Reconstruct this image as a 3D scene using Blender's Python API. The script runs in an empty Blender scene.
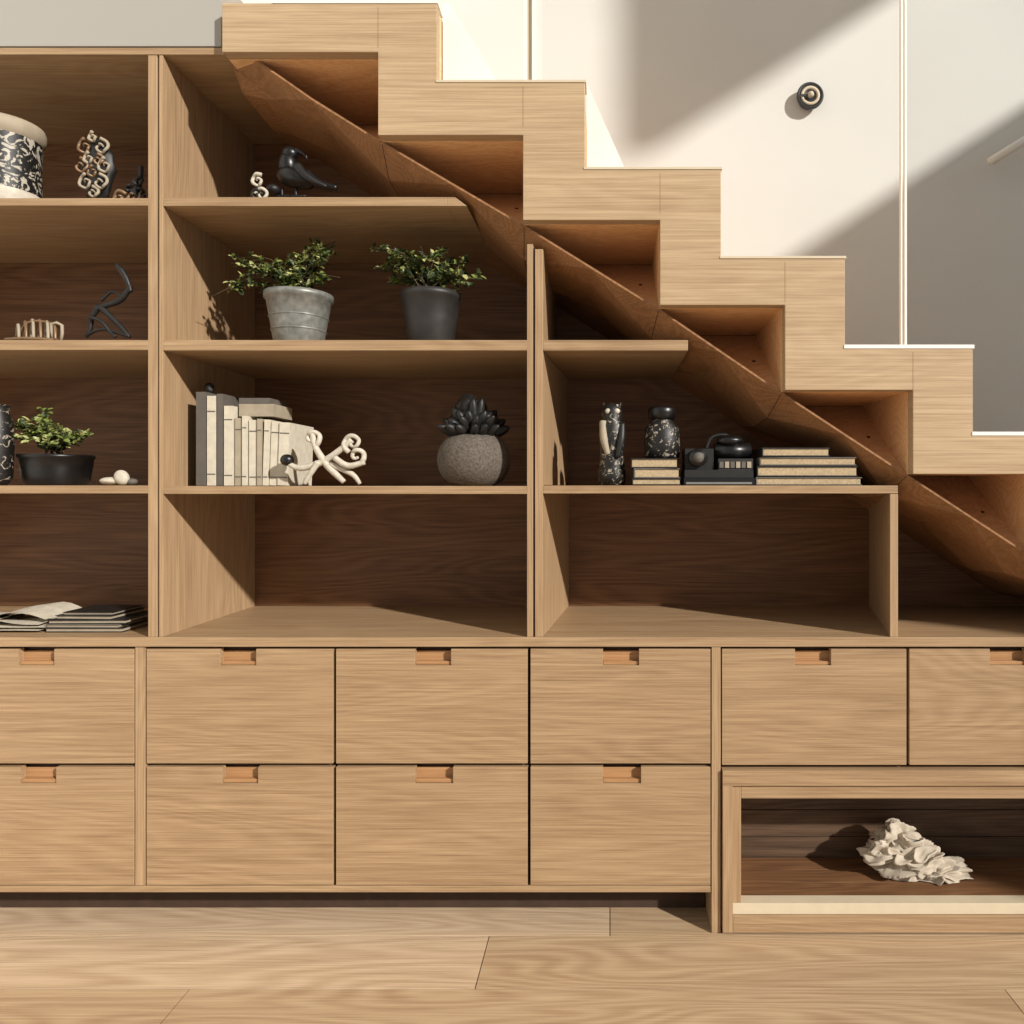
import bpy, bmesh, math, random
from mathutils import Vector, Matrix, Euler, noise
S=0.0025; D=1.8; VX=610; VY=487; CH=1.115
R=random.Random(7)
scene=bpy.context.scene
def X(px): return (px-VX)*S
def Z(py): return CH-(py-VY)*S
def W(px,py,y=0.0):
    f=(D+y)/D
    return Vector(((px-VX)*S*f,y,CH-(py-VY)*S*f))
def lin(c):
    return tuple(((v/255)/12.92 if v/255<=0.04045 else ((v/255+0.055)/1.055)**2.4) for v in c)+(1,)
# ---------------------------------------------------------------- materials
def newmat(name):
    m=bpy.data.materials.new(name); m.use_nodes=True
    nt=m.node_tree; b=nt.nodes['Principled BSDF']
    return m,nt,b
def mat(name,c,rough=0.6,metal=0.0,var=0.15,scale=30,bump=0.0):
    m,nt,b=newmat(name)
    b.inputs['Roughness'].default_value=rough; b.inputs['Metallic'].default_value=metal
    tc=nt.nodes.new('ShaderNodeTexCoord'); n=nt.nodes.new('ShaderNodeTexNoise'); n.inputs['Scale'].default_value=scale; n.inputs['Detail'].default_value=4
    r=nt.nodes.new('ShaderNodeValToRGB')
    l=lin(c)
    r.color_ramp.elements[0].position=0.3; r.color_ramp.elements[1].position=0.7
    r.color_ramp.elements[0].color=tuple(v*(1-var) for v in l[:3])+(1,)
    r.color_ramp.elements[1].color=tuple(min(1,v*(1+var)) for v in l[:3])+(1,)
    nt.links.new(tc.outputs['Object'],n.inputs['Vector']); nt.links.new(n.outputs['Fac'],r.inputs['Fac']); nt.links.new(r.outputs['Color'],b.inputs['Base Color'])
    if bump>0:
        bp=nt.nodes.new('ShaderNodeBump'); bp.inputs['Strength'].default_value=bump; bp.inputs['Distance'].default_value=0.004
        nt.links.new(n.outputs['Fac'],bp.inputs['Height']); nt.links.new(bp.outputs['Normal'],b.inputs['Normal'])
    return m
def wood(name,c1,c2,axis='X',rough=0.5,rot=0.0,fig=1.0,rnd=True,spec=0.3):
    m,nt,b=newmat(name); N=nt.nodes.new; Lk=nt.links.new
    b.inputs['Roughness'].default_value=rough
    b.inputs['Specular IOR Level'].default_value=spec
    tc=N('ShaderNodeTexCoord'); oi=N('ShaderNodeObjectInfo')
    off=N('ShaderNodeVectorMath'); off.operation='SCALE'; off.inputs[0].default_value=(7.3,3.1,9.7)
    Lk(oi.outputs['Random'],off.inputs['Scale'])
    add=N('ShaderNodeVectorMath'); add.operation='ADD'; Lk(tc.outputs['Object'],add.inputs[0])
    if rnd: Lk(off.outputs[0],add.inputs[1])
    mp0=N('ShaderNodeMapping'); mp0.inputs['Rotation'].default_value=(0,rot,0); Lk(add.outputs[0],mp0.inputs['Vector'])
    def stretch(a,bb):
        mp=N('ShaderNodeMapping'); sc=[bb,bb,bb]; sc['XYZ'.index(axis)]=a; mp.inputs['Scale'].default_value=sc
        Lk(mp0.outputs[0],mp.inputs['Vector']); return mp
    m1=stretch(0.55,5.0); n1=N('ShaderNodeTexNoise'); n1.inputs['Scale'].default_value=1.3; n1.inputs['Detail'].default_value=1.5; n1.inputs['Distortion'].default_value=0.25
    Lk(m1.outputs[0],n1.inputs['Vector'])
    mul=N('ShaderNodeMath'); mul.operation='MULTIPLY'; mul.inputs[1].default_value=130; Lk(n1.outputs['Fac'],mul.inputs[0])
    sn=N('ShaderNodeMath'); sn.operation='SINE'; Lk(mul.outputs[0],sn.inputs[0])
    m2=stretch(2.2,150.0); n2=N('ShaderNodeTexNoise'); n2.inputs['Scale'].default_value=1.5; n2.inputs['Detail'].default_value=4; n2.inputs['Roughness'].default_value=0.75
    Lk(m2.outputs[0],n2.inputs['Vector'])
    m3=stretch(0.8,9); n3=N('ShaderNodeTexNoise'); n3.inputs['Scale'].default_value=1.6; n3.inputs['Detail'].default_value=3
    Lk(m3.outputs[0],n3.inputs['Vector'])
    a1=N('ShaderNodeMath'); a1.operation='MULTIPLY_ADD'; a1.inputs[1].default_value=0.06*fig; a1.inputs[2].default_value=0.0; Lk(sn.outputs[0],a1.inputs[0])
    a2=N('ShaderNodeMath'); a2.operation='MULTIPLY_ADD'; a2.inputs[1].default_value=1.5; Lk(n2.outputs['Fac'],a2.inputs[0]); Lk(a1.outputs[0],a2.inputs[2])
    a3=N('ShaderNodeMath'); a3.operation='MULTIPLY_ADD'; a3.inputs[1].default_value=0.35; Lk(n3.outputs['Fac'],a3.inputs[0]); Lk(a2.outputs[0],a3.inputs[2])
    a4=N('ShaderNodeMath'); a4.operation='SUBTRACT'; a4.inputs[1].default_value=0.43; Lk(a3.outputs[0],a4.inputs[0])
    r=N('ShaderNodeValToRGB'); r.color_ramp.elements[0].position=0.12; r.color_ramp.elements[1].position=0.82
    r.color_ramp.elements[0].color=lin(c2); r.color_ramp.elements[1].color=lin(c1)
    Lk(a4.outputs[0],r.inputs['Fac']); Lk(r.outputs['Color'],b.inputs['Base Color'])
    bp=N('ShaderNodeBump'); bp.inputs['Strength'].default_value=0.12; bp.inputs['Distance'].default_value=0.001
    Lk(n2.outputs['Fac'],bp.inputs['Height']); Lk(bp.outputs['Normal'],b.inputs['Normal'])
    return m
def pattern(name,ca,cb,scale=40,thr=0.5,rough=0.5):
    m,nt,b=newmat(name); N=nt.nodes.new; Lk=nt.links.new
    b.inputs['Roughness'].default_value=rough
    tc=N('ShaderNodeTexCoord'); n=N('ShaderNodeTexNoise'); n.inputs['Scale'].default_value=scale; n.inputs['Detail'].default_value=2; n.inputs['Distortion'].default_value=2.5
    r=N('ShaderNodeValToRGB'); r.color_ramp.elements[0].position=thr-0.03; r.color_ramp.elements[1].position=thr+0.03
    r.color_ramp.elements[0].color=lin(ca); r.color_ramp.elements[1].color=lin(cb)
    Lk(tc.outputs['Object'],n.inputs['Vector']); Lk(n.outputs['Fac'],r.inputs['Fac']); Lk(r.outputs['Color'],b.inputs['Base Color'])
    return m
woodH=wood('oak_h',(178,150,116),(132,105,77),'X')
woodV=wood('oak_v',(182,154,120),(138,110,81),'Z')
woodB=wood('oak_back_shaded',(138,100,68),(86,58,38),'X',fig=1.6)  # oak darkened in colour to deepen the shade inside the shelves
woodS=wood('oak_stringer',(198,173,139),(156,129,98),'X',fig=0.7)
woodO=wood('oak_underside_brightened',(246,206,156),(214,164,112),'X',rot=math.radians(-14),fig=1.6)  # colour paler than the other oak, brightening the dim cells under the treads
woodO2=wood('oak_facet_brightened',(226,182,136),(184,138,96),'X',rot=math.radians(33),fig=1.4)  # facet oak also lightened in colour, since little light reaches the cells
seamM=mat('seam',(128,98,70),0.7)
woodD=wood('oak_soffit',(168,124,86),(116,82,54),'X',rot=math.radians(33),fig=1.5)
woodN=wood('walnut_dark',(106,84,66),(54,41,31),'X',fig=1.5)
notchW=wood('oak_notch',(184,142,100),(150,110,74),'X')
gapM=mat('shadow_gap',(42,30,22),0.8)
carc=mat('carcass_dark',(60,42,30),0.8)
white=mat('white_paint',(236,233,226),0.6,var=0.02,scale=3)
whiteW=mat('plaster_white',(222,221,216),0.85,var=0.03,scale=2.0)
greyP=mat('plaster_grey',(164,161,154),0.8,var=0.03,scale=2)
pale=mat('pale_strip',(206,192,166),0.5,var=0.03)
black=mat('black_matte',(22,21,20),0.5,var=0.3)
blackS=mat('black_satin',(16,16,17),0.35,var=0.3)
bronze=mat('bronze',(130,104,78),0.45,0.4)
bone=mat('bone_white',(190,182,166),0.6,var=0.15,scale=60,bump=0.2)
galv=mat('galvanised',(128,129,124),0.45,0.35,var=0.28,scale=60,bump=0.1)
darkpot=mat('dark_pot',(40,38,36),0.5,var=0.3)
stone=mat('stone_vase',(92,84,75),0.85,var=0.4,scale=160,bump=0.5)
soil=mat('soil',(40,30,22),0.95,var=0.4,scale=90,bump=0.6)
leafA=mat('leaf_green',(108,120,56),0.5,var=0.35,scale=70)
leafB=mat('leaf_dark',(54,68,34),0.5,var=0.35,scale=70)
leafC=mat('leaf_pale',(160,162,104),0.5,var=0.2,scale=70)
stem=mat('stem',(74,62,38),0.7)
cream=mat('cream_paper',(198,190,172),0.8,var=0.1,scale=50)
creamD=mat('book_beige',(160,148,128),0.7,var=0.1)
greyB=mat('book_grey',(92,87,80),0.7,var=0.1)
paperE=mat('page_edges',(176,156,124),0.85,var=0.2,scale=200)
bwpat=pattern('black_white_floral',(18,18,18),(172,165,150),32,0.54)
bwpat2=pattern('black_white_speckle',(20,18,16),(160,150,134),48,0.61)
cloth=mat('crumpled_cloth',(182,171,154),0.9,var=0.1,scale=25,bump=0.2)
steel=mat('steel',(190,186,176),0.3,0.9,var=0.05)
# ---------------------------------------------------------------- mesh builder
class MB:
    def __init__(s): s.v=[];s.f=[];s.m=[];s.s=[];s.mats=[]
    def mi(s,m):
        if m not in s.mats: s.mats.append(m)
        return s.mats.index(m)
    def add(s,v,f,m,sm=False):
        o=len(s.v); s.v+= [Vector(p) for p in v]; k=s.mi(m)
        for q in f: s.f.append([o+i for i in q]); s.m.append(k); s.s.append(sm)
    def box(s,x0,x1,y0,y1,z0,z1,m,mx=None):
        v=[Vector((x,y,z)) for x in(x0,x1) for y in(y0,y1) for z in(z0,z1)]
        if mx is not None: v=[mx@p for p in v]
        s.add(v,[(0,1,3,2),(4,6,7,5),(0,4,5,1),(2,3,7,6),(0,2,6,4),(1,5,7,3)],m)
    def pbox(s,a,b,t,u,y0,y1,m): s.box(X(a),X(b),y0,y1,Z(u),Z(t),m)
    def prism(s,poly,y0,y1,m,poly2=None):
        n=len(poly); v=[Vector((X(a),y0,Z(b))) for a,b in poly]+[Vector((X(a),y1,Z(b))) for a,b in (poly2 or poly)]
        s.add(v,[tuple(range(n)),tuple(range(2*n-1,n-1,-1))]+[(i,i+n,(i+1)%n+n,(i+1)%n) for i in range(n)],m)
    def lathe(s,prof,m,c=(0,0,0),seg=40,sm=True,rib=0,mx=None):
        v=[];f=[];n=len(prof)
        for i in range(seg):
            a=2*math.pi*i/seg; k=1+rib*math.cos(a*12)
            for r,z in prof:
                p=Vector((r*k*math.cos(a),r*k*math.sin(a),z))
                if mx is not None: p=mx@p
                v.append(p+Vector(c))
        for i in range(seg):
            j=(i+1)%seg
            for k in range(n-1): f.append((i*n+k,j*n+k,j*n+k+1,i*n+k+1))
        s.add(v,f,m,sm)
    def ell(s,c,r,m,rot=(0,0,0),nz=0.0,ns=20,seg=24,rings=14,sm=True):
        mx=Euler(rot).to_matrix(); v=[];f=[]
        for j in range(rings+1):
            th=math.pi*j/rings
            for i in range(seg):
                a=2*math.pi*i/seg
                d=Vector((math.sin(th)*math.cos(a),math.sin(th)*math.sin(a),math.cos(th)))
                p=Vector((d.x*r[0],d.y*r[1],d.z*r[2]))
                if nz: p*=1+nz*noise.noise((p+Vector(c))*ns)
                v.append(mx@p+Vector(c))
        for j in range(rings):
            for i in range(seg):
                k=(i+1)%seg; f.append((j*seg+i,(j+1)*seg+i,(j+1)*seg+k,j*seg+k))
        s.add(v,f,m,sm)
    def tube(s,pts,rad,m,seg=8,sub=5):
        pts=[Vector(p) for p in pts]
        if not isinstance(rad,(list,tuple)): rad=[rad]*len(pts)
        P=[];Q=[]
        n=len(pts)
        for i in range(n-1):
            p0=pts[max(i-1,0)];p1=pts[i];p2=pts[i+1];p3=pts[min(i+2,n-1)]
            for k in range(sub):
                t=k/sub
                P.append(0.5*((2*p1)+(p2-p0)*t+(2*p0-5*p1+4*p2-p3)*t*t+(3*p1-p0-3*p2+p3)*t**3)); Q.append(rad[i]*(1-t)+rad[i+1]*t)
        P.append(pts[-1]);Q.append(rad[-1])
        v=[];f=[];up=Vector((0.13,1,0.07)).normalized()
        for i,p in enumerate(P):
            d=(P[min(i+1,len(P)-1)]-P[max(i-1,0)])
            d=d.normalized() if d.length>1e-9 else Vector((1,0,0))
            a=d.cross(up); a=a.normalized() if a.length>1e-6 else Vector((1,0,0)); b=d.cross(a)
            for k in range(seg):
                t=2*math.pi*k/seg; v.append(p+(a*math.cos(t)+b*math.sin(t))*Q[i])
        for i in range(len(P)-1):
            for k in range(seg):
                j=(k+1)%seg; f.append((i*seg+k,i*seg+j,(i+1)*seg+j,(i+1)*seg+k))
        f.append(tuple(range(seg))); f.append(tuple(range(len(v)-1,len(v)-seg-1,-1)))
        s.add(v,f,m,True)
    def leaf(s,p,d,up,l,w,m):
        d=d.normalized(); a=d.cross(up); a=a.normalized() if a.length>1e-4 else Vector((1,0,0)); n=a.cross(d)
        v=[p,p+d*l*0.35+a*w*0.5+n*w*0.12,p+d*l*0.75+a*w*0.38+n*w*0.1,p+d*l-n*w*0.15,p+d*l*0.75-a*w*0.38+n*w*0.1,p+d*l*0.35-a*w*0.5+n*w*0.12,p+d*l*0.55]
        s.add(v,[(0,1,6),(1,2,6),(2,3,6),(3,4,6),(4,5,6),(5,0,6)],m,False)
    def obj(s,name,origin=(0,0,0),parent=None,bevel=0,local=False):
        me=bpy.data.meshes.new(name); o=Vector(origin)
        vs=s.v if local else [p-o for p in s.v]
        me.from_pydata([tuple(p) for p in vs],[],s.f)
        for m in s.mats: me.materials.append(m)
        me.polygons.foreach_set('material_index',s.m); me.polygons.foreach_set('use_smooth',s.s)
        bm=bmesh.new(); bm.from_mesh(me); bmesh.ops.recalc_face_normals(bm,faces=bm.faces); bm.to_mesh(me); bm.free()
        ob=bpy.data.objects.new(name,me); scene.collection.objects.link(ob); ob.location=o
        if parent: ob.parent=parent
        if bevel:
            bv=ob.modifiers.new('bevel','BEVEL'); bv.width=bevel; bv.segments=2; bv.limit_method='ANGLE'
        return ob
def empty(name,loc=(0,0,0)):
    e=bpy.data.objects.new(name,None); scene.collection.objects.link(e); e.empty_display_size=0.1; return e
LW=-225
# ---------------------------------------------------------------- room
WY=0.90; CEIL=5.2; RW=3.2; YF=-3.0
fl=[wood('floor_oak_%d'%i,c1,c2,'X',rough=0.42,fig=2.0,rnd=False) for i,(c1,c2) in enumerate([((212,188,156),(168,140,110)),((204,179,146),(160,131,102)),((216,192,162),(174,147,118)),((200,175,142),(158,128,99))])]
mb=MB()
rowsy=[-0.01+0.19*k for k in range(-16,5)]
for k,y0 in enumerate(rowsy):
    kk=k-15
    if kk==0: joint=-0.30
    elif kk==-1: joint=-0.934
    elif kk==1: joint=0.0
    else: joint=R.uniform(-0.9,0.9)
    xs=[joint+1.81*j for j in range(-3,4)]
    xs=[max(-2.09,min(RW,x)) for x in xs]; xs=[-2.09]+xs+[RW]
    xs=sorted(set(xs))
    for a,b in zip(xs,xs[1:]):
        if b-a<0.01: continue
        mb.box(a+0.0012,b-0.0012,y0+0.0018,min(y0+0.19,WY)-0.0018,-0.02,0,fl[R.randrange(4)])
mb.box(-2.09,RW,rowsy[0],WY,-0.05,-0.004,gapM)
mb.obj('floor')
mb=MB(); mb.box(-2.2,RW+0.1,WY,WY+0.1,-0.05,CEIL,whiteW); mb.obj('wall_back')
mb=MB(); mb.box(-2.25,X(LW),YF,WY,-0.05,CEIL,whiteW); mb.obj('wall_left')
z0=3.62; z1=4.42
mb=MB()
mb.box(RW,RW+0.12,-1.8,WY,-0.05,z0,whiteW); mb.box(RW,RW+0.12,-1.8,WY,z1,CEIL,whiteW)
mb.box(RW,RW+0.12,0.62,WY,z0,z1,whiteW); mb.obj('wall_right_occluder')  # unseen occluder; its opening is shaped to throw the sun band on wall_back
mb=MB(); mb.box(-2.2,RW+0.1,-1.6,WY+0.1,CEIL,CEIL+0.1,white); mb.obj('ceiling_ambient_block')  # unseen slab overhead, added to cut the ambient sky light
mb=MB(); mb.box(X(LW),X(222),-0.004,WY-0.003,Z(47),Z(-25),greyP); mb.obj('wall_upper_bulkhead')
# ---------------------------------------------------------------- staircase
SF=(D-0.035)/D
def sm_(poly): return [(VX+(a-VX)*SF,VY+(b-VY)*SF if b<932 else b) for a,b in poly]
stair=empty('staircase')
T=[(222,3),(437,3),(437,82),(585,82),(585,169),(721,169),(721,258),(845,258),(845,348),(973,348),(973,435)]
for k in range(1,7): T+=[(973+127*k,435+83*(k-1)),(973+127*k,435+83*k if k<6 else 933)]
B=[(222,52),(378,52),(378,135),(523,135),(523,220),(660,220),(660,305),(785,305),(785,390),(913,390),(913,474)]
for k in range(1,6): B+=[(913+127*k,474+83*(k-1)),(913+127*k,474+83*k)]
B+=[(1675,889),(1675,933)]
T=sm_(T);B=sm_(B)
mb=MB(); mb.prism(T+B[::-1],-0.035,-0.005,woodS); mb.obj('stringer',parent=stair,bevel=0.0015)
mb=MB()
for i in range(1,len(B)-2,2):
    bx,by=B[i]
    mb.pbox(bx-.2,bx+.2,T[i][1]+4,T[i][1]+44,-0.0353,-0.0349,seamM)
mb.obj('seams',parent=stair)
mb=MB(); Ti=[(a-1,b+1) for a,b in T[:-1]]+[(T[-1][0]-1,932.8)]
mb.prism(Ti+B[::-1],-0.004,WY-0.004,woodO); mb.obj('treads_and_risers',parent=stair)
mb=MB()
for i in range(0,len(T)-1,2):
    a,b=T[i],T[i+1]
    if i==0: a=(280,a[1])
    mb.pbox(a[0]-1,b[0]+1,a[1]-(3.2 if i>7 else 1.8),a[1]+0.5,-0.037,0.02,white if i in (0,8,10) else pale)
mb.obj('tread_nosings',parent=stair)
C=[(378,135),(523,220),(660,305),(785,390),(913,474),(1040,557)]
C=sm_(C)
def sl(a):
    for (x0,y0),(x1,y1) in zip(C,C[1:]):
        if a<=x1: return y0+(a-x0)*(y1-y0)/(x1-x0)
    return y1+(a-x1)*(y1-y0)/(x1-x0)
xe=1164
top=[(228,50.0,0),(252,56,0),(312,(56+C[0][1])/2-1,1)]
for i,c in enumerate(C):
    top.append((c[0],c[1],0))
    nx=C[i+1][0] if i+1<len(C) else xe
    top.append(((c[0]+nx)/2,sl((c[0]+nx)/2),1))
top.append((xe,sl(xe),0))
mb=MB(); n=len(top); v=[];f=[]
for (yy,dr,dm) in [(0.0,2.0,2.0),(0.10,22,7),(0.27,26,12),(0.466,20,20)]:
    for i,(a,b,mid) in enumerate(top):
        d_=dm if mid else dr
        v.append((X(a-d_*.25),yy,Z(min(b+d_,636.5))))
sv=list(v)
for (yy) in (0.0,0.466):
    for i,(a,b,_) in enumerate(top): v.append((X(a),yy,Z(min(b,636))))
for r in range(3):
    for i in range(n-1):
        q=(r*n+i,r*n+i+1,(r+1)*n+i+1,(r+1)*n+i)
        if top[i][2]: f+= [(q[0],q[1],q[2]),(q[0],q[2],q[3])]
        else: f+=[(q[0],q[1],q[3]),(q[1],q[2],q[3])]
for i in range(n-1):
    f.append((4*n+i,5*n+i,5*n+i+1,4*n+i+1)); f.append((i,4*n+i,4*n+i+1,i+1)); f.append((3*n+i,3*n+i+1,5*n+i+1,5*n+i))
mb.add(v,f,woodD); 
for i in range(3,n-3):
    if not top[i][2]:
        mb.tube([sv[i],sv[n+i],sv[2*n+i],sv[3*n+i]],0.0009,gapM,seg=5,sub=1)
mb.obj('soffit_board',parent=stair)
mb=MB()
for i in range(1,12,2):
    if i+1<len(B) and B[i+1][1]<=640:
        w=B[i][0]-B[i-1][0]
        A=(B[i][0]-w+2,B[i][1]); Bq=(B[i][0],B[i][1]); Cq=(B[i+1][0],B[i+1][1]-1)
        ya=.32
        v=[Vector((X(A[0]),ya,Z(A[1]))),Vector((X(Bq[0]),ya,Z(Bq[1]))),Vector((X(Cq[0]),0.012,Z(Cq[1]))),
           Vector((X(A[0]),0.44,Z(A[1]))),Vector((X(Bq[0]),0.44,Z(Bq[1]))),Vector((X(Cq[0]),0.44,Z(Cq[1])))]
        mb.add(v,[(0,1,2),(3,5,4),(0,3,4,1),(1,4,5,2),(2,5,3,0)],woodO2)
        nrm=(v[1]-v[0]).cross(v[2]-v[0]).normalized()
        if nrm.y>0: nrm=-nrm
        mb.tube([v[0],v[1]],.0014,gapM,seg=6,sub=1)
        c=v[0]*.12+v[1]*.38+v[2]*.5
        mb.tube([c+nrm*.0015,c-nrm*.004],.005,gapM,seg=10,sub=1)
mb.obj('under_tread_facets',parent=stair)
mb=MB(); BP=[(1172,640)]+sm_([(1170,641),(1294,641),(1294,724),(1421,724),(1421,807),(1548,807),(1548,890),(1674,890)])[1:]
BP+=[(BP[-1][0],932.5),(1172,932.5)]
mb.prism(BP,0.0,0.02,woodH); mb.obj('base_panel',parent=stair)
mb=MB()
mb.prism([(441,-3),(441,88),(503,88),(447,-3)],0.02,0.03,white); mb.prism([(587,80),(587,174),(629,174)],0.02,0.03,white)
mb.obj('white_triangle_plates',parent=stair)  # two thin white triangular plates beside the upper risers
def glassmat(name,t):
    m=bpy.data.materials.new(name); m.use_nodes=True; nt=m.node_tree; nt.nodes.clear()
    o=nt.nodes.new('ShaderNodeOutputMaterial'); a=nt.nodes.new('ShaderNodeBsdfTransparent'); g=nt.nodes.new('ShaderNodeBsdfGlossy'); x=nt.nodes.new('ShaderNodeMixShader')
    a.inputs[0].default_value=t; g.inputs['Roughness'].default_value=0.02; x.inputs[0].default_value=0.04
    nt.links.new(a.outputs[0],x.inputs[1]); nt.links.new(g.outputs[0],x.inputs[2]); nt.links.new(x.outputs[0],o.inputs[0]); return m
gl1=glassmat('glass_clear',(0.99,0.99,0.985,1)); gl2=glassmat('glass_tint',(0.92,0.93,0.93,1))
bal=empty('glass_balustrade')
mb=MB(); mb.prism([(911,-130),(911,352),(969,352),(969,436),(1093,436),(1093,518),(1218,518),(1218,100)],0.03,0.036,gl2); mb.obj('pane_1',parent=bal)
mb=MB(); mb.prism([(541,-330),(541,86),(583,86),(583,171),(717,171),(717,259),(839,259),(839,348),(905,348),(905,-150)],0.03,0.036,gl1); mb.obj('pane_2',parent=bal)
mb=MB()
mb.pbox(905.5,907,-150,349.5,0.028,0.038,white); mb.pbox(909.5,911.5,-150,349.5,0.028,0.038,white)
mb.obj('joint_rails',parent=bal)
mb=MB(); mb.pbox(522.5,525.5,-330,88,0.028,0.038,white); mb.pbox(531,535,-330,88,0.022,0.038,white); mb.pbox(525.5,531,-330,88,0.03,0.034,pale)
mb.obj('post',parent=bal)
kc=W(808,100,WY)
mb=MB(); mx=Matrix.Rotation(math.radians(90),3,'X'); r=13*S*1.5
mb.lathe([(0,0.0),(r*.78,0.0),(r*.78,0.02),(r,0.022),(r*1.02,0.032),(r*.9,0.038),(r*.84,0.03),(0,0.028)],black,c=(kc.x,WY,kc.z),mx=mx)
mb.lathe([(r*.5,.028),(r*.74,.028),(r*.72,.034),(r*.52,.034),(r*.5,.028)],pale,c=(kc.x,WY,kc.z),mx=mx)
mb.lathe([(0,.028),(r*.2,.028),(r*.24,.040),(r*.16,.048),(0,.049)],pale,c=(kc.x,WY,kc.z),mx=mx)
mb.box(kc.x-r*.7,kc.x+r*.1,WY-.037,WY-.028,kc.z-r*.1,kc.z+r*.06,black)
mb.obj('round_wall_knob')  # round dark knob with pale ring and centre, fixed to the wall
hr=empty('wall_handrail'); mb=MB()
a=W(990,162,WY-0.07); b2=a+Vector((1.6,0,1.6*0.62))
mb.tube([a,a.lerp(b2,.5),b2],0.016,white,seg=12); 
mb.tube([a.lerp(b2,.2),a.lerp(b2,.2)+Vector((0,0.069,-0.01))],0.006,steel); mb.tube([a.lerp(b2,.8),a.lerp(b2,.8)+Vector((0,0.069,-0.01))],0.006,steel)
mb.obj('rail',parent=hr)
# ---------------------------------------------------------------- bookcase
bc=empty('built_in_bookcase')
mb=MB()
mb.pbox(LW,236,48,55,-0.002,0.468,woodH)
for a,b,t,u in [(LW,148,198,205.5),(LW,148,340,350),(LW,148,485.5,493.5),(163,447,197,206),(163,527,340,350.5),(163,527,486,494),(543,688,340,350.5),(543,898,485.5,493.5)]:
    mb.pbox(a,b,t,u,0.0,0.466,woodH)
mb.prism([(447,197),(455,197),(467,206),(447,206)],0.0,0.466,woodH)
mb.obj('shelves',parent=bc,bevel=0.0012)
mb=MB()
mb.pbox(148,157,55,637,0.0,0.467,woodV); mb.pbox(159,163,55,637,0.0,0.467,woodV)
mb.pbox(157,159,55,637,0.006,0.467,gapM)
mb.pbox(527,533,244,637,0,0.467,woodV); mb.pbox(535,543,249,637,0,0.467,woodV); mb.pbox(533,535,247,637,0.006,0.467,gapM)
def plan(mb,pts,t,u,m):
    v=[Vector((X(a),y,Z(t))) for a,y in pts]+[Vector((X(a),y,Z(u))) for a,y in pts]; n=len(pts)
    mb.add(v,[tuple(range(n)),tuple(range(2*n-1,n-1,-1))]+[(i,i+n,(i+1)%n+n,(i+1)%n) for i in range(n)],m)
plan(mb,[(543,0.003),(543,0.467),(558,0.467)],351,485,woodV); plan(mb,[(543,0.003),(543,0.467),(558,0.467)],494,637,woodV)
plan(mb,[(890,0),(898,0),(944,0.466),(936,0.466)],494,637,woodV)
mb.obj('uprights',parent=bc,bevel=0.001)
mb=MB()
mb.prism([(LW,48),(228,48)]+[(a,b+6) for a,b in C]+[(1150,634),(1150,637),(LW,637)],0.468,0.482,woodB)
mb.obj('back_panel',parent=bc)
# ---------------------------------------------------------------- drawers
dc=empty('drawer_cabinet')
mb=MB()
mb.pbox(LW,1164,637,646.5,-0.004,0.482,woodH); mb.obj('countertop',parent=dc,bevel=0.001)
mb=MB()
mb.pbox(LW,711,647,892,0.0285,0.46,carc); mb.pbox(721,1164,647,768,0.0285,0.46,carc)
mb.pbox(135,145,647,885.5,0.0,0.028,woodV); mb.pbox(711.5,720.5,647,932.6,-0.002,0.46,woodV)
mb.pbox(LW,711,886,892.5,0.0005,0.028,woodH)
mb.pbox(LW,711,893,932.6,0.107,0.125,carc)
mb.obj('carcass',parent=dc,bevel=0.001)
def drawer(x0,x1,t,u,n0,n1,i):
    m=MB(); h=17; t2=t+0.5
    pl=[(x0,t2),(n0,t2),(n0,t+h),(n1,t+h),(n1,t2),(x1,t2),(x1,u),(x0,u)]
    m.prism(pl,0.0,0.02,woodH)
    m.pbox(n0-1,n1+1,t+4,t+h+2,0.0205,0.028,notchW)
    m.pbox(n0+.2,n1-.2,t+h-3.5,t+h-.2,0.006,0.0205,notchW)
    m.obj('drawer_%d'%i,parent=dc,bevel=0.0008)
i=1
for x0,x1,n in [(-50,134,18),(146.5,333,220),(336,527.5,415),(530.5,710.5,603),(-222,-53,-155)]:
    drawer(x0,x1,648.5,763.5,n,n+36,i); i+=1
    drawer(x0,x1,766.5,885,n+(2 if n<300 else 0),n+38,i); i+=1
for x0,x1,n in [(722,906.5,795),(909.5,1095,990),(1098,1163,1112)]:
    drawer(x0,x1,648.5,765,n,n+36,i); i+=1
mb=MB()
mb.pbox(722,1164,769,784,-0.012,0.03,woodH); mb.pbox(722,732,784.2,930,-0.012,0.03,woodV); mb.pbox(732.2,1164,913,930,-0.0118,0.03,woodH)
mb.pbox(741,1149,784.5,798,-0.003,0.24,woodH); mb.pbox(732.3,740.8,784.5,901.8,-0.0035,0.24,woodV); mb.pbox(732.3,1164,902,912.8,-0.006,0.03,pale)
mb.pbox(1149.2,1164,784.5,901.8,-0.003,0.24,woodV)
for k in range(3): mb.box(X(732.3),X(1164),0.031+k*.063,0.092+k*.063,Z(912),Z(902.5+.1*(k%2)),woodB)
for k in range(4): mb.pbox(732.3,1164,790+k*30,819.2+k*30,0.222,0.235,woodN)
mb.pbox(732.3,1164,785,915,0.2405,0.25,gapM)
mb.pbox(722,1164,930.5,932.6,0.0,0.2,gapM)
mb.obj('display_niche',parent=dc,bevel=0.0008)
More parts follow.
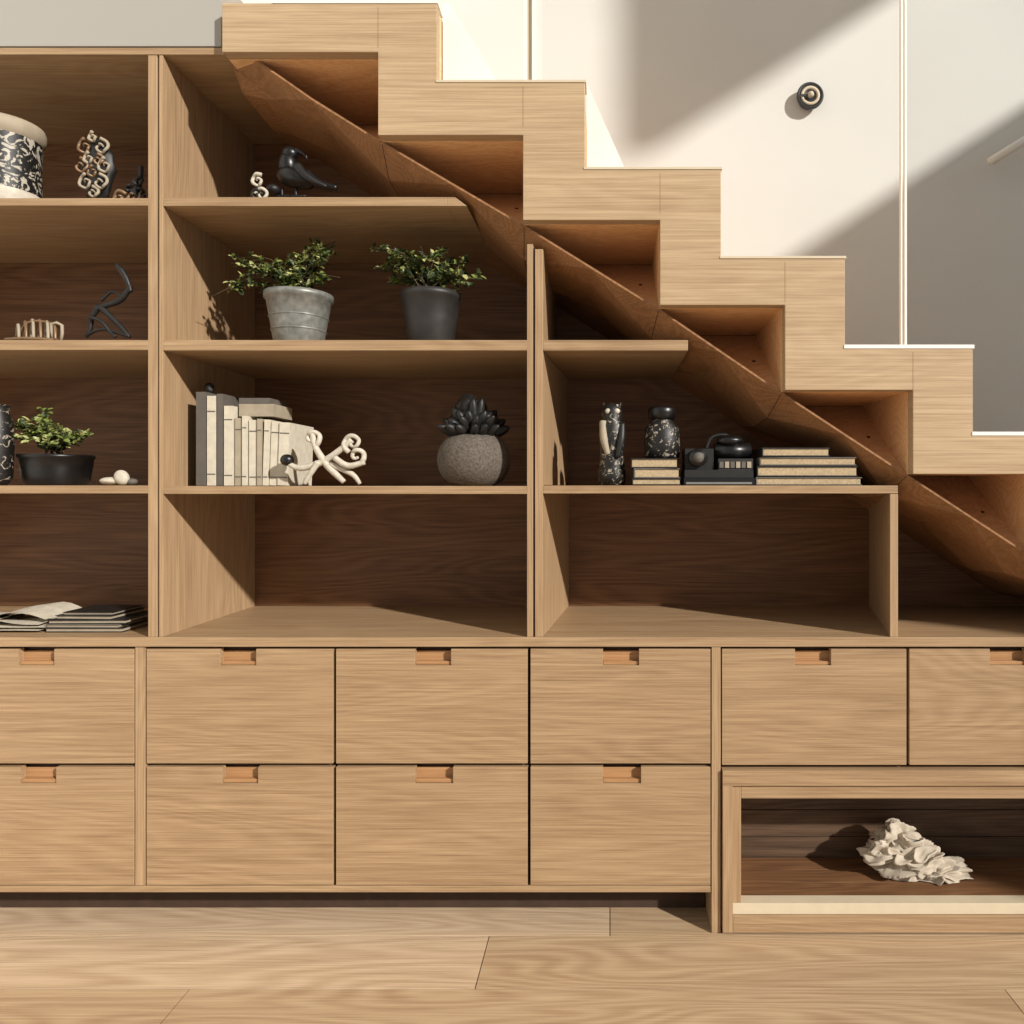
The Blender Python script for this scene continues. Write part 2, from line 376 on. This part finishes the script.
# ---------------------------------------------------------------- objects
class Ob(MB):
    def __init__(s,cx,y0,py):
        super().__init__(); s.y0=y0; s.z=Z(py); s.k=S*(D+y0)/D; s.o=Vector(((cx-VX)*s.k,y0,s.z+0.0008)); s.cx=cx
    def p(s,px,py,dy=0.0):
        w=W(px,py,s.y0); return Vector((w.x-s.o.x,dy,max(0.0005,w.z-s.o.z)))
    def h(s,py): return max(0,W(0,py,s.y0).z-s.o.z)
    def done(s,name): return s.obj(name,s.o,local=True)
def plantleaves(o,base,targets,nsub,rs,lsize,mats,spread=0.03,nl=7):
    for t in targets:
        b=base+Vector((rs.uniform(-.02,.02),rs.uniform(-.02,.02),0))
        e=t
        mid=b.lerp(e,0.5)+Vector((0,0,(e-b).length*0.22))
        o.tube([b,mid,e],[0.0018,0.0014,0.0008],stem,seg=5,sub=4)
        for k in range(nsub):
            u=rs.uniform(0.25,1.0)
            q=(b*(1-u)**2+mid*2*u*(1-u)+e*u*u)
            d=Vector((rs.uniform(-1,1),rs.uniform(-1,.8),rs.uniform(-.3,1)))*spread
            q2=q+d*rs.uniform(.3,1)
            o.tube([q,q2],[0.0009,0.0006],stem,seg=4,sub=1)
            for l in range(nl):
                w=q.lerp(q2,rs.uniform(.3,1.1))
                dd=Vector((rs.uniform(-1,1),rs.uniform(-1,1),rs.uniform(-.4,1)))
                o.leaf(w,dd,Vector((rs.uniform(-.5,.5),-0.6,1)),lsize*rs.uniform(.6,1.25),lsize*rs.uniform(.5,.8),rs.choice(mats))
def potprof(r0,r1,h,lip=0.004,inner=0.85):
    return [(0,0.0),(r0*.97,0.0),(r0,0.003),(r0+(r1-r0)*.5,h*.5),(r1*.985,h*.88),(r1+lip,h*.9),(r1+lip,h),(r1-0.003,h),(r1-0.006,h*.9),(0,h*.9)]
o=Ob(299,0.105,340); k=o.k; H=o.h(295)
o.lathe(potprof(23*k,31*k,H),galv); o.lathe([(0,H*.93),(28*k,H*.91)],soil)
for zz in (.3,.55): o.lathe([((23+8*zz)*k,H*zz-.002),((23.6+8*zz)*k+.001,H*zz),((23+8*zz)*k+.0003,H*zz+.003)],galv)
rs=random.Random(3)
tg=[o.p(a,b,rs.uniform(-.05,.05)) for a,b in [(216,300),(226,290),(236,268),(232,258),(228,262),(246,283),(262,272),(266,262),(275,266),(288,266),(296,258),(303,252),(312,247),(322,243),(330,250),(334,262),(338,276),(310,268),(322,285),(270,288),(255,292),(292,280),(332,238),(330,243),(318,256),(305,275),(284,282),(250,275)]]
plantleaves(o,Vector((0,0,H)),tg,7,rs,0.017,[leafA,leafB,leafA,leafC,leafB],0.028,7); o.done('potted_green_plant')
o=Ob(431,0.10,340); k=o.k; H=o.h(294)
o.lathe(potprof(22*k,29*k,H,0.002),darkpot); o.lathe([(0,H*.93),(26*k,H*.91)],soil)
rs=random.Random(5)
tg=[o.p(a,b,rs.uniform(-.05,.05)) for a,b in [(372,248),(376,266),(390,260),(386,280),(405,255),(415,268),(425,252),(438,256),(450,260),(462,264),(474,270),(481,284),(470,288),(446,274),(432,280),(404,282),(380,254),(455,283),(398,270),(418,282),(440,266),(460,276),(394,252),(410,260)]]
plantleaves(o,Vector((0,0,H)),tg,7,rs,0.019,[leafA,leafB,leafB,leafC],0.028,7); o.done('potted_leafy_plant')
o=Ob(57,0.11,485.5); k=o.k; H=o.h(455)
o.lathe(potprof(27*k,31*k,H,0.002),blackS); o.lathe([(0,H*.93),(28*k,H*.91)],soil)
rs=random.Random(8)
tg=[o.p(a,b,rs.uniform(-.05,.05)) for a,b in [(22,425),(26,415),(30,428),(38,418),(26,440),(50,430),(60,438),(72,434),(88,436),(94,438),(84,446),(42,440),(68,446),(32,408),(56,422),(40,428),(78,440),(28,434)]]
plantleaves(o,Vector((0,0,H)),tg,6,rs,0.018,[leafA,leafB,leafA,leafC],0.026,7); o.done('potted_herb_plant')
o=Ob(-2,0.035,485.5); k=o.k; H=o.h(405)
o.lathe([(0,0),(9*k,0),(12*k,H*.1),(13*k,H*.5),(12*k,H*.8),(9*k,H*.9),(10*k,H),(8*k,H),(0,H*.9)],bwpat2); o.done('patterned_cylinder_vase')
o=Ob(119,0.04,485.5); k=o.k
o.ell((-.022,0,.011),(.026,.018,.010),bone,nz=.1); o.ell((.010,-.005,.020),(.018,.014,.020),bone,rot=(0,-.5,0),nz=.1); o.ell((.03,.004,.009),(.014,.012,.009),greyB)
o.done('white_pebbles')
o=Ob(6,0.095,198); k=o.k; H=o.h(126)
o.lathe([(0,0),(29*k,0),(30*k,.004),(29.6*k,H*.18),(29*k,H*.2)],bone)
o.lathe([(29*k,H*.2),(28.6*k,H*.5),(29.4*k,H*.82)],bwpat)
o.lathe([(29.4*k,H*.82),(32*k,H*.86),(32.5*k,H*.95),(31*k,H),(28*k,H),(27*k,H*.9),(0,H*.9)],creamD)
o.lathe([(29.8*k,H*.84),(31.9*k,H*.875),(32.1*k,H*.9)],black); o.done('floral_drum_planter')
def scroll(o,c,r,turn,rad,m,start=0,flip=1,dy=0.0):
    pts=[]
    n=max(6,int(turn*9))
    for i in range(n+1):
        t=i/n; a=start+flip*t*turn*2*math.pi; q=r*(1-.8*t)
        pts.append(c+Vector((q*math.cos(a),dy*math.sin(3*a),q*math.sin(a))))
    o.tube(pts,[rad*(1-.45*i/n) for i in range(n+1)],m,seg=7,sub=3)
o=Ob(98,0.08,198); k=o.k; H=o.h(137)
o.ell((0,0,H*.55),(16*k,.018,H*.42),black,nz=.25,ns=60)
o.lathe([(0,0),(13*k,0),(14*k,.006),(8*k,.012),(5*k,.024),(0,.024)],black)
for j,(dx,hz,r,sg) in enumerate([(-8,.82,8,1),(8,.82,8,-1),(0,.95,5,1),(-12,.56,8,-1),(12,.56,8,1),(-4,.66,6,1),(5,.64,6,-1),(-7,.34,8,1),(7,.34,8,-1),(0,.48,6,1),(0,.2,6,-1)]):
    scroll(o,Vector((dx*k,-.018,H*hz)),r*k,1.2,.0042,creamD if j%3 else bronze,(math.pi/2),sg,.004)
o.done('carved_scroll_sculpture')
o=Ob(131,0.07,198); k=o.k
rs=random.Random(4)
for dx,h,r in [(-10,10,7),(2,11,8),(10,16,6),(9,27,5),(-3,20,5)]:
    scroll(o,Vector((dx*k,rs.uniform(-.01,.01),h*k)),r*k,1.2,.0055,bronze if h<16 else black,rs.uniform(0,6),rs.choice([-1,1]),.004)
o.tube([o.p(133,196),o.p(140,180),o.p(141,166)],.006,black); o.done('small_scroll_ornament')
o=Ob(40,0.045,340); k=o.k
for j in range(6):
    x=-22+j*6; pts=[]
    for i in range(9):
        a=math.pi*i/8; r=(13+9*math.sin((j+1)/7*math.pi))
        pts.append(Vector(((x+9*math.cos(a)+j*1.2)*k,-.025*math.cos(a),r*math.sin(a)*k+.004)))
    o.tube(pts,.0035,bronze if j%2 else creamD,seg=6,sub=3)
o.tube([Vector((-25*k,-.03,.004)),Vector((0,-.038,.005)),Vector((24*k,-.02,.004))],.004,bronze)
o.tube([Vector((-25*k,.03,.004)),Vector((0,.04,.005)),Vector((24*k,.02,.004))],.004,bronze)
o.tube([Vector((-24*k,0,6*k)),Vector((-8*k,-.01,20*k)),Vector((10*k,-.01,20*k)),Vector((24*k,0,14*k))],.0035,bronze)
o.tube([Vector((18*k,-.015,2*k)),Vector((16*k,-.015,18*k)),Vector((25*k,-.01,17*k)),Vector((24*k,-.01,2*k))],.004,creamD,sub=2); o.done('wire_shell_ornament')
o=Ob(108,0.06,340); k=o.k
P=o.p
o.tube([P(116,264),P(121,270),P(127,280),P(131,292)],[.004,.008,.007,.005],black)
o.tube([P(131,286),P(120,300),P(104,306),P(96,310)],[.006,.008,.008,.006],black)
o.tube([P(100,306),P(112,318),P(122,328),P(129,337)],[.008,.007,.006,.006],black)
o.tube([P(99,306),P(92,318),P(90,330),P(86,337)],[.008,.006,.005,.005],black)
o.tube([P(92,318,-.01),P(104,322,-.012),P(112,332,-.01),P(118,338,-.01)],[.004,.005,.004,.004],black)
o.tube([P(120,296,.01),P(108,290,.015),P(98,300,.01)],[.004,.004,.004],black)
o.tube([P(86,336),P(106,330,-.01),P(130,337)],.004,black); o.done('abstract_black_figure')
o=Ob(14,0.12,637); k=o.k
for j in range(5):
    v=[];f=[];nx=14;ny=6
    for a in range(nx):
        for b in range(ny):
            x=-.15+a/(nx-1)*.27; yy=-.07+b/(ny-1)*.13+.01*j
            z=.004+j*.006+.014*(noise.noise(Vector((x*9,yy*9,j)))+.5)*(1 if j>1 else .2)+ (.012*math.sin(a*.5+j) if j>2 else 0)
            v.append((x+.02*math.sin(j*2),yy,max(z,.001+j*.003)))
    for a in range(nx-1):
        for b in range(ny-1): f.append((a*ny+b,(a+1)*ny+b,(a+1)*ny+b+1,a*ny+b+1))
    o.add(v,f,cream if j%2 else bone,True)
o.done('loose_papers')
o=Ob(104,0.13,637); k=o.k; z=0
for w,d,h,m,dx in [(.2,.15,.011,black,0),(.19,.15,.009,greyB,-.003),(.2,.14,.010,black,.003),(.15,.13,.010,darkpot,-.006),(.13,.12,.008,black,.0)]:
    mx=Matrix.Rotation(dx*8,3,'Z'); o.box(-w/2+dx,w/2+dx,-d/2,d/2,z,z+.0018,m,mx); o.box(-w/2+dx+.002,w/2+dx-.003,-d/2+.003,d/2-.003,z+.0018,z+h-.0018,creamD,mx)
    o.box(-w/2+dx,w/2+dx,-d/2,d/2,z+h-.0018,z+h,m,mx); z+=h+.0003
o.done('magazine_stack')
o=Ob(296,0.09,197); P=o.p
o.ell(P(296,178),(.052,.032,.027),blackS,rot=(0,.25,0),nz=.08,ns=40)
o.ell(P(288,165),(.024,.022,.034),blackS,rot=(0,-.1,0))
o.ell(P(290,154),(.021,.018,.019),blackS); o.tube([P(296,150),P(305,155),P(307,160)],[.008,.004,.001],blackS)
o.tube([P(306,176),P(320,184),P(337,188)],[.02,.012,.006],blackS)
o.tube([P(300,170,-.02),P(312,182,-.024),P(330,190,-.02)],[.014,.011,.003],black)
for dx in(-8,6): o.tube([P(290+dx,188),P(290+dx,196)],.004,black); o.tube([P(284+dx,196),P(300+dx,196)],.003,black)
o.ell(P(274,190),(.018,.02,.014),black,nz=.2); o.done('black_bird_figurine')
o=Ob(258,0.045,197); k=o.k
scroll(o,Vector((0,0,23*k)),7*k,1.3,.005,bone,1,1,.003); scroll(o,Vector((4*k,0,9*k)),7*k,1.2,.005,bone,3,-1,.003); scroll(o,Vector((-2*k,0,9*k)),6*k,1.2,.005,black,0,1,.003)
o.done('curled_coral_ornament')
o=Ob(244,0.07,486); P=o.p; k=o.k
def book(x0,x1,h,d,m,tilt=0):
    dy=.075
    mx=Matrix.Translation(Vector(((x0-244)*k,dy,0)))@Matrix.Rotation(tilt,4,'Y')
    w=(x1-x0)*k-.0008; t=.0022
    if tilt: h-=.002
    z0_=0.0005+ (w*math.sin(tilt) if tilt>0 else 0); mx=Matrix.Translation(Vector((0,0,z0_)))@mx
    o.box(0,t,-d/2,d/2,0,h,m,mx); o.box(w-t,w,-d/2,d/2,0,h,m,mx); o.box(t,w-t,-d/2,-d/2+t,0,h,m,mx)
    o.box(t,w-t,-d/2+t,d/2-.004,.004,h-.004,paperE,mx)
    for q in (.12,.82): o.box(t*.5,w-t*.5,-d/2-.0006,-d/2,h*q,h*q+.003,greyB,mx)
hh=lambda py:o.h(py)
book(196,206,hh(392),.15,greyB); book(207,216,hh(396),.15,cream); book(217,223,hh(394),.15,greyB); book(224,233,hh(406),.15,cream)
book(234,241,hh(418),.14,creamD); book(242,247,hh(416),.15,cream); book(248,256,hh(420),.14,cream); book(257,262,hh(419),.15,creamD); book(262.5,268,hh(419),.15,cream,.03);book(268.5,277,hh(421),.14,cream,.035); book(277.5,288,hh(422),.15,cream,.035)
o.box((235-244)*k,(270-244)*k,.02,.13,hh(416)+.001,hh(403),creamD); o.box((235-244)*k,(266-244)*k,.02,.12,hh(403)+.0006,hh(397),greyB)
o.ell(((201-244)*k,.04,hh(386)),(.011,.012,.014),black,nz=.3,ns=60)
o.done('book_row')
o=Ob(326,0.036,486); P=o.p
o.tube([P(286,462),P(300,468),P(322,462),P(340,450),P(352,440)],[.006,.008,.009,.008,.008],bone)
scroll(o,P(353,443),.026,1.2,.007,bone,-2.0,-1,.004)
o.tube([P(312,432),P(316,448),P(328,466),P(344,482)],[.007,.008,.010,.007],bone)
scroll(o,P(312,438),.023,1.1,.007,bone,-1.2,1,.004)
o.tube([P(336,458,-.01),P(350,466,-.012),P(366,462,-.01)],[.008,.008,.007],bone); scroll(o,P(358,456,-.01),.022,1.0,.007,bone,-1,1,.003)
o.tube([P(320,462,-.01),P(312,474,-.01),P(306,484,-.01)],[.008,.007,.005],bone); o.tube([P(330,464),P(352,474),P(360,484)],[.008,.007,.005],bone)
o.ell(P(287,460),(.017,.015,.015),blackS); o.done('coral_knot_sculpture')
o=Ob(474,0.11,486); k=o.k; H=o.h(434)
prof=[(0,0),(20*k,0)]
for i in range(1,14):
    a=-1.05+i/14*2.1; prof.append((36*k*math.cos(a)**.8,H*.5+H*.5*math.sin(a)/math.sin(1.05)))
prof+=[(17*k,H),(15*k,H-.004),(0,H-.006)]
o.lathe(prof,stone,seg=48)
rs=random.Random(11)
for ring,(n,el,ln) in enumerate([(14,.08,.088),(13,.35,.08),(10,.75,.07),(6,1.2,.075)]):
    for i in range(n):
        a=6.283*i/n+ring*.5+rs.uniform(-.2,.2)
        d=Vector((math.cos(a)*math.cos(el)-.0,math.sin(a)*math.cos(el),math.sin(el)))
        b=Vector((0,0,H))+d*.008; l2=ln*rs.uniform(.85,1.1)
        o.tube([b,b+d*l2*.5+Vector((0,0,-.003)),b+d*l2*.85+Vector((0,0,.006)),b+d*l2+Vector((0,0,.010))],[.008,.016,.011,.002],black,seg=6,sub=3)
o.ell(o.p(468,406),(.030,.024,.032),black,nz=.35,ns=45); o.ell(o.p(474,420),(.062,.04,.026),black,nz=.3,ns=40); o.done('stone_vase_with_black_succulent')
o=Ob(612,0.07,485.5); P=o.p; k=o.k
o.lathe([(0,0),(13*k,0),(14*k,o.h(475)),(12*k,o.h(462)),(11.5*k,o.h(450)),(13*k,o.h(438)),(12.5*k,o.h(426)),(9*k,o.h(420)),(10.5*k,o.h(413)),(8*k,o.h(405)),(0,o.h(403))],bwpat2,seg=24)
for s_ in(-1,1): o.tube([Vector((s_*7*k,0,o.h(408))),Vector((s_*9*k,0,o.h(402)))],[.006,.001],black)
o.tube([P(603,422,-.02),P(604,440,-.03),P(608,455,-.032)],[.009,.01,.006],creamD); o.tube([P(622,424,-.02),P(621,440,-.03),P(617,458,-.032)],[.008,.01,.006],black)
o.ell(P(608,412,-.022),(.007,.005,.007),bone); o.ell(P(617,412,-.022),(.007,.005,.007),bone); o.ell(P(612,470,-.02),(.02,.015,.02),black,nz=.2)
o.done('owl_figurine')
def hbook(o,x0,x1,t,u,d,m,rotz=0,dy=0):
    a=o.p(x0,u).x; b=o.p(x1,u).x; z0=o.h(u); z1=o.h(t)-.0004; c=.0028
    mx=Matrix.Rotation(rotz,3,'Z')
    o.box(a,b,dy,d+dy,z0,z0+c,m,mx); o.box(a,b,dy,d+dy,z1-c,z1,m,mx); o.box(a,a+c,dy,d+dy,z0+c,z1-c,m,mx)
    o.box(a+c,b-.003,dy+.003,d+dy-.003,z0+c,z1-c,paperE,mx)
o=Ob(656,0.02,485.5)
hbook(o,632,681,478,488,.14,black); hbook(o,634,680,468,478,.13,greyB,.04); hbook(o,631,678,458,468,.13,black,-.03); o.done('small_book_stack')
ztop=o.o.z+o.h(458)
o=Ob(662,0.09,458); o.o.z=ztop+.0003; k=o.k; H=o.h(405)-.006
o.lathe([(0,0),(15*k,0),(17.5*k,.006),(18*k,H*.3),(17*k,H*.58),(11*k,H*.72),(10*k,H*.76),(13*k,H*.78),(13.5*k,H*.96),(12*k,H),(0,H)],bwpat2,seg=32)
o.lathe([(10.2*k,H*.755),(13.6*k,H*.78),(14*k,H*.95),(12*k,H*1.005),(0,H*1.01)],blackS,seg=32); o.done('patterned_jar')
o=Ob(716,0.07,485.5); k=o.k
o.box(-34*k,35*k,-.05,.06,0,7*k,blackS); o.box(-33*k,34*k,-.045,.055,7.3*k,15*k,black)
o.box(-32*k,32*k,-.052,-.0502,1*k,3*k,steel)
o.box(-32*k,-4*k,-.03,.05,15*k,36*k,black)
o.tube([Vector((-20*k,-.03,27*k)),Vector((-20*k,-.055,27*k))],9*k,blackS,seg=24,sub=1)
o.tube([Vector((-20*k,-.055,27*k)),Vector((-20*k,-.057,27*k))],5*k,greyB,seg=24,sub=1)
o.box(0,34*k,-.04,.05,15*k,26*k,darkpot); o.tube([Vector((-2*k,0,34*k)),Vector((34*k,0,34*k))],8*k,blackS,seg=20,sub=1)
o.ell(Vector((14*k,0,44*k)),(.036,.03,.016),blackS,nz=.2); 
for j in range(6): o.box((1+j*5.4)*k,(5+j*5.4)*k,-.044,-.0402,17*k,23*k,creamD if j%2 else greyB)
o.tube([Vector((-10*k,0,36*k)),Vector((-4*k,0,48*k)),Vector((10*k,0,50*k)),Vector((20*k,0,42*k))],.005,black)
o.done('vintage_typewriter')
o=Ob(808,0.02,485.5)
hbook(o,756,862,477,488,.16,greyB); hbook(o,757,858,466,476.5,.15,black,.01); hbook(o,760,856,457,465.5,.14,greyB,-.02); hbook(o,762,830,447.5,456.5,.13,black,.02)
o.done('book_stack')
o=Ob(911,0.12,902); k=o.k
def crump(c,r,seed,ang,fr=2.6,amp=.55):
    bm=bmesh.new(); bmesh.ops.create_icosphere(bm,subdivisions=6,radius=1)
    M=Matrix.Rotation(ang,3,'Y')@Matrix.Rotation(seed,3,'Z')
    vs=[]
    for v in bm.verts:
        d=v.co.copy(); q=M@d
        wp=Vector((noise.noise(q*1.1+Vector((seed,0,0))),noise.noise(q*1.1+Vector((0,seed,9))),noise.noise(q*1.1+Vector((4,0,seed)))))*.9
        w2=q+wp; w2=Vector((w2.x*.55,w2.y*fr*.6,w2.z*fr))
        rg=1-abs(noise.noise(w2))*3.2; rg=max(-.6,rg)
        fine=noise.noise(w2*2.2)
        kk=.72+.35*noise.noise(q*1.2+Vector((seed,2,1)))+amp*.5*rg+.06*fine
        p=Vector((d.x*r[0],d.y*r[1],d.z*r[2]))*kk+c
        p*=.93
        p.z=max(p.z,.001+.0005*abs(noise.noise(q*9)))
        vs.append(p)
    fs=[tuple(v.index for v in f.verts) for f in bm.faces]; bm.free()
    o.add(vs,fs,cloth,True)
crump(Vector((-.015,0,.050)),(.105,.065,.075),3.3,.6,2.0); crump(Vector((.075,-.015,.022)),(.09,.05,.042),8.1,.3,2.0); crump(Vector((-.085,-.01,.075)),(.065,.04,.036),5.2,-.4,1.8); crump(Vector((-.035,.01,.110)),(.06,.04,.05),1.4,1.0,1.8); crump(Vector((.03,-.03,.055)),(.07,.04,.05),6.7,.8,2.0)
o.done('crumpled_cloth')
# ---------------------------------------------------------------- light
sd=Vector((-1,.85,-.65)).normalized()
l=bpy.data.lights.new('sun','SUN'); l.energy=4.9; l.angle=math.radians(1.6); l.color=(1.0,0.95,0.88)
so=bpy.data.objects.new('sun',l); scene.collection.objects.link(so); so.rotation_euler=sd.to_track_quat('-Z','Y').to_euler(); so.location=(3,-3,4)
w=bpy.data.worlds.new('World'); scene.world=w; w.use_nodes=True
bg=w.node_tree.nodes['Background']; bg.inputs[0].default_value=(1.0,0.98,0.97,1); bg.inputs[1].default_value=0.36
cam=bpy.data.cameras.new('camera'); co=bpy.data.objects.new('camera',cam); scene.collection.objects.link(co)
co.location=(0,-D,CH); co.rotation_euler=(math.radians(90),0,0)
cam.sensor_width=36; cam.lens=36*D/(1024*S); cam.shift_x=-(VX-512)/1024; cam.shift_y=-(512-VY)/1024
cam.clip_start=0.02
scene.camera=co
scene.view_settings.view_transform='Standard'
